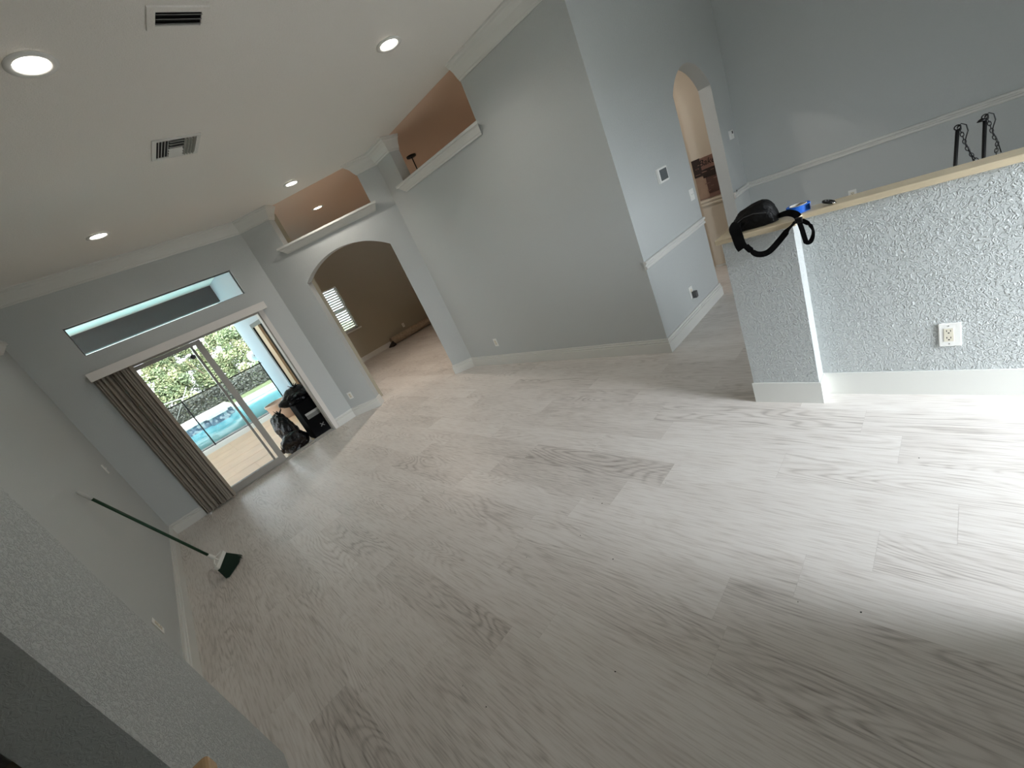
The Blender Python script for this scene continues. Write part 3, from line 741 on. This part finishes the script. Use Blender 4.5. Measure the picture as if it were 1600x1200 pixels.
rod(3.7, -.018, 1.167, .03, 'thin black rod with looped cord behind the half wall, farther from the bag', False)

# ------------------------------------------------------------------ rolled rug in the back room
rg = empty('rolled_rug', (5.9, 11.15, 0)); tag(rg, 'rolled patterned rug lying along the baseboard of the back room', 'rug')
M_rug = mat('faded_patterned_pile', (158, 142, 122), .95, var=.5, vscale=22, bump=(80, .5, .006))
m = MB(); 
def spiral(x, y, z, R): 
    return [Vector((x, y+(R*(1-.085*a/3.14))*math.cos(a), z+(R*(1-.085*a/3.14))*math.sin(a))) for a in [i*math.pi/10 for i in range(110)]]
A = spiral(5.12, 11.17, .125, .122); B = spiral(7.6, 11.17, .125, .122)
va = [m.bm.verts.new(p) for p in A]; vb = [m.bm.verts.new(p) for p in B]
for i in range(len(A)-1): m.bm.faces.new((va[i], va[i+1], vb[i+1], vb[i]))
ob = m.build('roll', M_rug, rg, True); sd = ob.modifiers.new('thick', 'SOLIDIFY'); sd.thickness = .009
M_fold = mat('dark_rug_backing', (40, 36, 34), .9, bump=(40, .6, .01))
m = MB(); m.tube([(4.93, 11.12, .03), (5.02, 11.12, .05), (5.13, 11.13, .075)], .05, 12, radii=[.012, .045, .07]); m.tube([(5.02, 11.06, .022), (5.14, 11.05, .04)], .03, 8)
m.build('loose_corner', M_fold, rg, True)

# ------------------------------------------------------------------ crumbs on the floor
M_deb = mat('dark_crumb', (28, 26, 24), .8)
spots = [(1.688, 1.268), (1.149, 1.549), (1.078, 1.281), (.891, 1.772), (.601, .988), (.2, 1.573), (.204, 1.401), (1.119, 2.992), (2.148, .203), (1.226, .3), (1.184, .485), (1.439, 1.646), (1.416, 1.563)]
src = None
for i, (x, y) in enumerate(spots):
    if src is None:
        m = MB(); bmesh.ops.create_icosphere(m.bm, subdivisions=1, radius=.004)
        for v in m.bm.verts: v.co = Vector((v.co.x*random.uniform(.7, 1.5), v.co.y*random.uniform(.6, 1.1), v.co.z*.6+.0024))
        src = m.build('floor_crumb', M_deb); o = src
    else:
        o = src.copy(); COL.objects.link(o)
    o.location = (x, y, 0); o.rotation_euler = (0, 0, i*1.3); s = .55+.5*((i*7) % 5)/5; o.scale = (s, s, s)
    tag(o, 'tiny dark crumb lying on the pale plank floor', 'crumb', 'crumbs scattered on the plank floor')

# ================================================================== OUTSIDE
M_patio = mat('cream_wood_look_tile', (236, 206, 174), .45, var=.16, vscale=3)
M_stucco = mat('pale_blue_grey_stucco', (152, 156, 160), .8, bump=(30, .5, .01))
M_lanai = mat('white_lanai_ceiling', (232, 222, 212), .7, bump=(40, .3, .004))
M_cop = mat('white_pool_coping', (232, 228, 220), .7)
M_grass = mat('lawn_grass', (122, 138, 96), .95, var=.25, vscale=6, bump=(40, .8, .03))
def patio_tiles():
    """tile slab; joints are shallow gaps in the mesh"""
    m = MB(); w, l = .61, 1.22; rnd = random.Random(4)
    m.box(-7, 2.37, 6.95, 11.42, -.12, -.056)
    y = 6.955
    while y < 11.40:
        x = -3.2 - (.3 if int(y*7) % 2 else 0)
        while x < 2.36:
            m.box(x+.007, min(x+l, 2.366)-.007, y+.007, min(y+w, 11.42)-.007, -.062, -.05); x += l
        y += w
    return m
struct(patio_tiles().build('ground_patio', M_patio))
struct(MB().box(-7, 9, 11.42, 12.62, -.12, -.05).build('ground_coping', M_cop))
struct(MB().box(-14, 14, 19.0, 40, -.2, -.03).build('ground_lawn', M_grass))
struct(MB().box(-14, 14, -30, YB-.12, -.2, -.06).build('ground_rear', mat('pale_concrete', (206, 202, 196), .8)))
struct(MB().box(1.45, 9, 18.15, 19.0, -.14, -.02).build('ground_coping', M_cop))
struct(MB().box(-9, 9, 12.62, 18.4, -.9, -.85).build('ground_pool_bottom', mat('pool_blue_plaster', (120, 186, 196), .7)))
wt = MB().box(-9, 9, 12.55, 18.25, -.86, -.15).build('water', None)
M_water = bpy.data.materials.new('pool_water'); M_water.use_nodes = True
b = M_water.node_tree.nodes['Principled BSDF']; b.inputs['Base Color'].default_value = lin((112, 198, 204)); b.inputs['Roughness'].default_value = .08; b.inputs['Specular IOR Level'].default_value = .3
nn = M_water.node_tree.nodes.new('ShaderNodeTexNoise'); nn.inputs['Scale'].default_value = 3; nn.inputs['Detail'].default_value = 3
bb = M_water.node_tree.nodes.new('ShaderNodeBump'); bb.inputs['Strength'].default_value = .4; bb.inputs['Distance'].default_value = .05
M_water.node_tree.links.new(nn.outputs[0], bb.inputs['Height']); M_water.node_tree.links.new(bb.outputs[0], b.inputs['Normal'])
wt.data.materials.append(M_water); struct(wt)
# raised stone-faced spa ledge
def mosaic():
    m = bpy.data.materials.new('blue_white_stone_mosaic'); m.use_nodes = True; nt = m.node_tree; b = nt.nodes['Principled BSDF']
    v = nt.nodes.new('ShaderNodeTexVoronoi'); v.inputs['Scale'].default_value = 11; tc = nt.nodes.new('ShaderNodeTexCoord')
    r = nt.nodes.new('ShaderNodeValToRGB'); r.color_ramp.interpolation = 'CONSTANT'
    cs = [(0, (96, 112, 128)), (.25, (168, 176, 180)), (.45, (110, 126, 140)), (.65, (186, 188, 186)), (.85, (76, 92, 110))]
    e = r.color_ramp.elements; e[0].position, e[0].color = 0, lin(cs[0][1]); e[1].position, e[1].color = cs[1][0], lin(cs[1][1])
    for p, c in cs[2:]: q = e.new(p); q.color = lin(c)
    sx = nt.nodes.new('ShaderNodeSeparateColor'); nt.links.new(tc.outputs['Object'], v.inputs['Vector']); nt.links.new(v.outputs['Color'], sx.inputs[0]); nt.links.new(sx.outputs[0], r.inputs[0]); nt.links.new(r.outputs[0], b.inputs['Base Color'])
    return m
M_mos = mosaic()
spa = empty('raised_spa', (0, 17.6, -.15)); tag(spa, 'raised pool wall faced in blue and white stone with white stepped capping', 'spa wall')
MB().prism([[(-4.5, 17.1), (.66, 17.1), (.66, 16.7), (1.22, 16.7), (1.22, 17.3), (1.45, 17.3), (1.45, 19.0), (-4.5, 19.0)]], lambda u, v, t: (u, v, t), -.6, .10).build('stone_face', M_mos, spa)
MB().prism([[(-4.6, 17.05), (.62, 17.05), (.62, 16.65), (1.27, 16.65), (1.27, 17.25), (1.5, 17.25), (1.5, 19.0), (-4.6, 19.0)]], lambda u, v, t: (u, v, t), .10, .20).build('capping', M_cop, spa)

# lanai roof, beam, side wall with its glass door
struct(MB().box(-7, 2.37, 6.95, 13.6, 3.42, 3.5).build('ceiling_lanai', M_lanai))
struct(MB().box(-7, 2.37, 13.3, 13.6, 2.98, 3.42).build('beam_lanai', mat('grey_stucco_beam', (70, 68, 68), .8, bump=(30, .4, .006))))
struct(MB().prism([[(6.95, -.06), (8.2, -.06), (8.2, 2.06), (11.95, 2.06), (11.95, -.06), (13.7, -.06), (13.7, 3.5), (6.95, 3.5)]], lambda u, v, t: (t, u, v), 2.37, 2.42).build('wall_exterior_side', M_stucco))
dr = empty('door_2', (2.37, 8.2, 0)); struct(dr)
m = MB(); m.box(2.36, 2.42, 11.80, 11.95, -.05, 2.1); m.box(2.36, 2.42, 8.2, 8.3, -.05, 2.1); m.box(2.36, 2.42, 8.3, 11.8, 2.0, 2.1); m.box(2.36, 2.42, 8.3, 11.8, -.05, .02)
m.build('door_frame', M_blackmet, dr)
MB().box(2.33, 2.40, 11.05, 11.45, -.05, 2.0).build('stile', mat('tan_frame_enamel', (176, 150, 118), .5), dr)
MB().box(2.385, 2.395, 8.3, 11.8, .02, 2.0).build('pane', mat('smoky_glass', (44, 42, 38), .9, spec=.05), dr)
struct(MB().box(-7, XL-.12, YD+.05, YD+.13, -.1, 3.5).build('wall_exterior_rear', M_stucco))

# globe lamp on the end of the patio wall
gl = empty('globe_lamp', (2.33, 13.45, 1.34)); tag(gl, 'white globe lamp at the far end of the patio side wall', 'lamp')
m = MB(); bmesh.ops.create_uvsphere(m.bm, u_segments=24, v_segments=16, radius=.155, matrix=Matrix.Translation((2.36, 13.86, 1.36))); m.build('globe', mat('opal_globe', (244, 244, 240), .3), gl, True)
MB().tube([(2.39, 13.69, 1.36), (2.37, 13.76, 1.36)], .03, 10).build('bracket', M_blackmet, gl)

# pool fence
M_net = bpy.data.materials.new('black_fence_netting'); M_net.use_nodes = True; nt = M_net.node_tree; nt.nodes.clear()
fo = nt.nodes.new('ShaderNodeOutputMaterial'); ft = nt.nodes.new('ShaderNodeBsdfTransparent'); fd = nt.nodes.new('ShaderNodeBsdfDiffuse'); fm = nt.nodes.new('ShaderNodeMixShader'); fm.inputs[0].default_value = .42; fd.inputs[0].default_value = (.06, .06, .06, 1)
nt.links.new(ft.outputs[0], fm.inputs[1]); nt.links.new(fd.outputs[0], fm.inputs[2]); nt.links.new(fm.outputs[0], fo.inputs[0])
fe = empty('pool_fence', (.3, 12.15, 0)); tag(fe, 'black mesh safety fence on thin posts along the pool edge', 'fence')
FY = 12.15; PX = [-3.2, -2.0, -.85, .28, 1.19, 2.10]
for x in PX: MB().tube([(x, FY, -.06), (x, FY, 1.24)], .014, 8).build('post', M_blackmet, fe)
MB().box(PX[0], 2.13, FY-.012, FY+.012, 1.165, 1.19).build('top_rail', M_blackmet, fe)
MB().box(PX[0], 2.10, FY-.008, FY+.008, -.035, -.02).build('bottom_rail', M_blackmet, fe)
MB().box(PX[0], 2.10, FY-.001, FY+.001, -.02, 1.165).build('netting', M_net, fe)

# pool cage struts
cg = empty('pool_cage', (0, 20.5, 0)); tag(cg, 'pale screen enclosure struts standing beyond the pool', 'pool cage')
CY = 20.4; M_cage = mat('pale_cage_aluminium', (112, 118, 110), .4)
for x in (-3.6, -.9, 1.8, 4.5): MB().box(x-.025, x+.025, CY-.025, CY+.025, -.03, 3.6).build('post', M_cage, cg)
MB().box(-3.6, 4.5, CY-.03, CY+.03, 3.56, 3.64).build('top_rail', M_cage, cg)
MB().tube([(-.9, CY, 1.15), (.75, CY, .9)], .02, 6).build('brace', M_cage, cg); MB().tube([(-.3, CY, .0), (.9, CY, 1.25)], .016, 6).build('brace', M_cage, cg)

# planter
M_pot = mat('pale_terracotta', (206, 184, 168), .8, bump=(20, .3, .01), var=.08, vscale=5)
pt = empty('planter', (1.66, 10.35, -.05)); tag(pt, 'large round pale clay planter standing on the patio before the pool', 'planter')
MB().lathe([(.001, 0), (.185, 0), (.20, .02), (.235, .20), (.255, .37), (.27, .38), (.27, .425), (.24, .425), (.235, .37), (.001, .35)], (1.62, 10.35, -.05), 40).build('pot', M_pot, pt, True)
MB().lathe([(.001, .36), (.232, .36)], (1.62, 10.35, -.05), 30).build('soil', mat('dark_soil', (60, 48, 38), .95, bump=(60, 1, .01)), pt)

# black equipment box and rubbish bags outside the open half of the door
M_bag = mat('black_rubbish_film', (6, 6, 7), .3, bump=(9, .9, .05), spec=.3)
def crumple(name, c, r, sc, seed, label, knot=None):
    m = MB(); bmesh.ops.create_icosphere(m.bm, subdivisions=5, radius=1)
    rr = random.Random(seed); dirs = [Vector((rr.uniform(-1, 1), rr.uniform(-1, 1), rr.uniform(-1, 1))).normalized() for _ in range(46)]
    for v in m.bm.verts:
        n = v.co.normalized(); k = 1.0
        for i, d in enumerate(dirs):
            q = n.dot(d)
            if q > .72: k += (-.15 if i % 2 else .12)*((q-.72)/.28)**.7
        k += .05*abs(math.sin(9*n.x+seed)*math.sin(7*n.y+4*n.z))+.03*abs(math.sin(23*n.z+11*n.x))
        z = n.z*sc[2]*k
        v.co = Vector((n.x*sc[0]*k, n.y*sc[1]*k, max(z, -sc[2]*.72)))
    for v in m.bm.verts: v.co = v.co*r+Vector(c)+Vector((0, 0, sc[2]*.72*r))
    e = empty(name, c); tag(e, label, 'rubbish bag', 'rubbish bags outside the patio door')
    m.build('sack', M_bag, e, True)
    t = Vector(c)+Vector((0, 0, sc[2]*1.68*r)) if knot is None else Vector(knot)
    mm = MB()
    for i in range(9):
        a = i*.7+seed; mm.tube([t-Vector((0, 0, .03)), t+Vector((.03*math.cos(a), .03*math.sin(a), .03)), t+Vector((.075*math.cos(a), .075*math.sin(a), .045+.02*(i % 3)))], .01, 5, radii=[.012, .010, .003])
    mm.build('knot', M_bag, e, True)
crumple('rubbish_bag', (1.02, 7.26, -.05), .19, (1.15, .85, .85), 2, 'black rubbish bag sagging on the patio, nearest the sliding glass', (.80, 7.2, .06))
crumple('rubbish_bag', (1.13, 7.70, -.05), .19, (.85, .95, 1.75), 5, 'tall black rubbish bag standing behind the sagging one on the patio')
bx = empty('slotted_box', (1.48, 7.3, -.05)); tag(bx, 'black equipment box with a pale vent strip outside the open door', 'equipment box')
o = MB().box(1.28, 1.76, 7.06, 7.48, -.05, .60).build('body', mat('black_box_plastic', (6, 6, 7), .8, spec=.1), bx); bevel(o, .02, 3)
crumple('rubbish_bag', (1.47, 7.27, .602), .2, (1.28, 1.0, .62), 8, 'black rubbish bag slumped on top of the black equipment box')
m = MB(); m.box(1.33, 1.56, 7.045, 7.06, .375, .41)
for i in range(14): m.box(1.335+i*.0165, 1.342+i*.0165, 7.047, 7.06, .31, .375)
p = m.build('vent_strip', mat('pale_vent_plastic', (176, 176, 172), .5), bx); p['label'] = 'pale grey vent strip'
m = MB(); m.box(-.04, .04, -.002, .002, -.006, .006, Matrix.Translation((1.47, 7.057, .13)) @ Matrix.Rotation(.9, 4, 'Y')); m.box(-.04, .04, -.002, .002, -.006, .006, Matrix.Translation((1.47, 7.057, .13)) @ Matrix.Rotation(-.6, 4, 'Y'))
m.build('cross_mark', M_greymet, bx)

# trees beyond the pool: real leaf cards on real trunks
def leaf_mat(name, c0, c1, c2):
    m = bpy.data.materials.new(name); m.use_nodes = True; nt = m.node_tree; b = nt.nodes['Principled BSDF']
    a = nt.nodes.new('ShaderNodeAttribute'); a.attribute_name = 'tone'; r = nt.nodes.new('ShaderNodeValToRGB')
    e = r.color_ramp.elements; e[0].color = lin(c0); e[1].color = lin(c2); k = e.new(.5); k.color = lin(c1)
    nt.links.new(a.outputs['Fac'], r.inputs[0]); nt.links.new(r.outputs[0], b.inputs['Base Color']); b.inputs['Roughness'].default_value = .6
    return m
M_leaf = leaf_mat('yellow_green_leaves', (56, 70, 48), (92, 104, 70), (134, 132, 96))
M_bark = mat('grey_brown_bark', (96, 84, 70), .9, bump=(20, .8, .02))
def tree(name, x, y, w, h, z0, n, seed, label, size=.12):
    rr = random.Random(seed); e = empty(name, (x, y, -.04)); tag(e, label, 'tree', 'trees beyond the pool')
    m = MB(); m.tube([(x, y, -.04), (x+.05, y, h*.4), (x-.03, y, h*.75)], .05, 8, radii=[.07, .05, .02])
    for i in range(5):
        a = i*1.26+seed; m.tube([(x+.03, y, h*.3+i*.08), (x+w*.3*math.cos(a), y+w*.2*math.sin(a), h*.6+i*.1)], .02, 6, radii=[.03, .01])
    m.build('trunk', M_bark, e)
    bm = bmesh.new(); tl = bm.faces.layers.float.new('tone')
    blobs = []
    for i in range(95):
        br = rr.uniform(.18, .36)
        blobs.append((x+rr.uniform(-1, 1)*(w/2-br), y+rr.uniform(-1, 1)*.18, z0+br*.6+(h-z0-br)*rr.random(), br, rr.random()))
    for i in range(n):
        bx_, by_, bz_, br_, bt = rr.choice(blobs)
        d = Vector((rr.gauss(0, 1), rr.gauss(0, 1), rr.gauss(0, 1))).normalized()*br_*(rr.random()**.35)
        c = Vector((bx_, by_, bz_))+d
        c.y = max(y-.53, min(c.y, y+.53)); c.x = max(x-w/2+.03, min(c.x, x+w/2-.03)); c.z = max(.05, c.z)
        u = Vector((rr.gauss(0, 1), rr.gauss(0, 1), rr.gauss(0, 1))).normalized(); v = u.orthogonal().normalized(); s = size*rr.uniform(.6, 1.2)
        vs = [bm.verts.new(c+q) for q in (-u*s*.5, v*s*.28, u*s*.5, -v*s*.28)]
        f = bm.faces.new(vs); f[tl] = max(0, min(1, bt*.55+rr.random()*.5))
    me = bpy.data.meshes.new('foliage'); bm.to_mesh(me); bm.free(); me.materials.append(M_leaf)
    o = bpy.data.objects.new('foliage', me); COL.objects.link(o); o.parent = e; o.location = -e.location
tree('leafy_tree', -2.45, 23.1, 2.9, 3.2, .2, 14000, 1, 'bushy tree beyond the pool, mostly hidden behind the drawn blinds')
tree('leafy_tree', -.15, 22.0, 3.0, 3.25, .2, 24000, 2, 'yellow-green tree beyond the pool, seen through the left glass panel')
tree('leafy_tree', 1.95, 23.1, 3.0, 3.2, .2, 24000, 3, 'bushy tree beyond the pool behind the paired door stiles')
tree('leafy_tree', 4.2, 22.0, 3.0, 2.8, .2, 22000, 4, 'loose airy tree beyond the pool, seen through the open door half')
tree('leafy_tree', 6.4, 23.1, 2.9, 3.1, .2, 8000, 6, 'bushy tree beyond the pool, mostly hidden behind the patio side wall')
# clipped dark hedge under the trees
def hedge():
    rr = random.Random(9); bm = bmesh.new(); tl = bm.faces.layers.float.new('tone')
    for i in range(15000):
        c = Vector((rr.uniform(-5, 7), 20.75+rr.uniform(0, .4), rr.uniform(0, .74)))
        u = Vector((rr.gauss(0, 1), rr.gauss(0, 1), rr.gauss(0, 1))).normalized(); v = u.orthogonal().normalized(); s = .11*rr.uniform(.6, 1.2)
        f = bm.faces.new([bm.verts.new(c+q) for q in (-u*s*.5, v*s*.3, u*s*.5, -v*s*.3)]); f[tl] = rr.random()*.5
    me = bpy.data.meshes.new('hedge'); bm.to_mesh(me); bm.free(); me.materials.append(leaf_mat('grey_green_leaves', (74, 80, 72), (106, 110, 100), (146, 148, 138)))
    o = bpy.data.objects.new('hedge', me); COL.objects.link(o); tag(o, 'dense dark green hedge along the lawn beyond the pool', 'hedge', kind='stuff')
hedge()
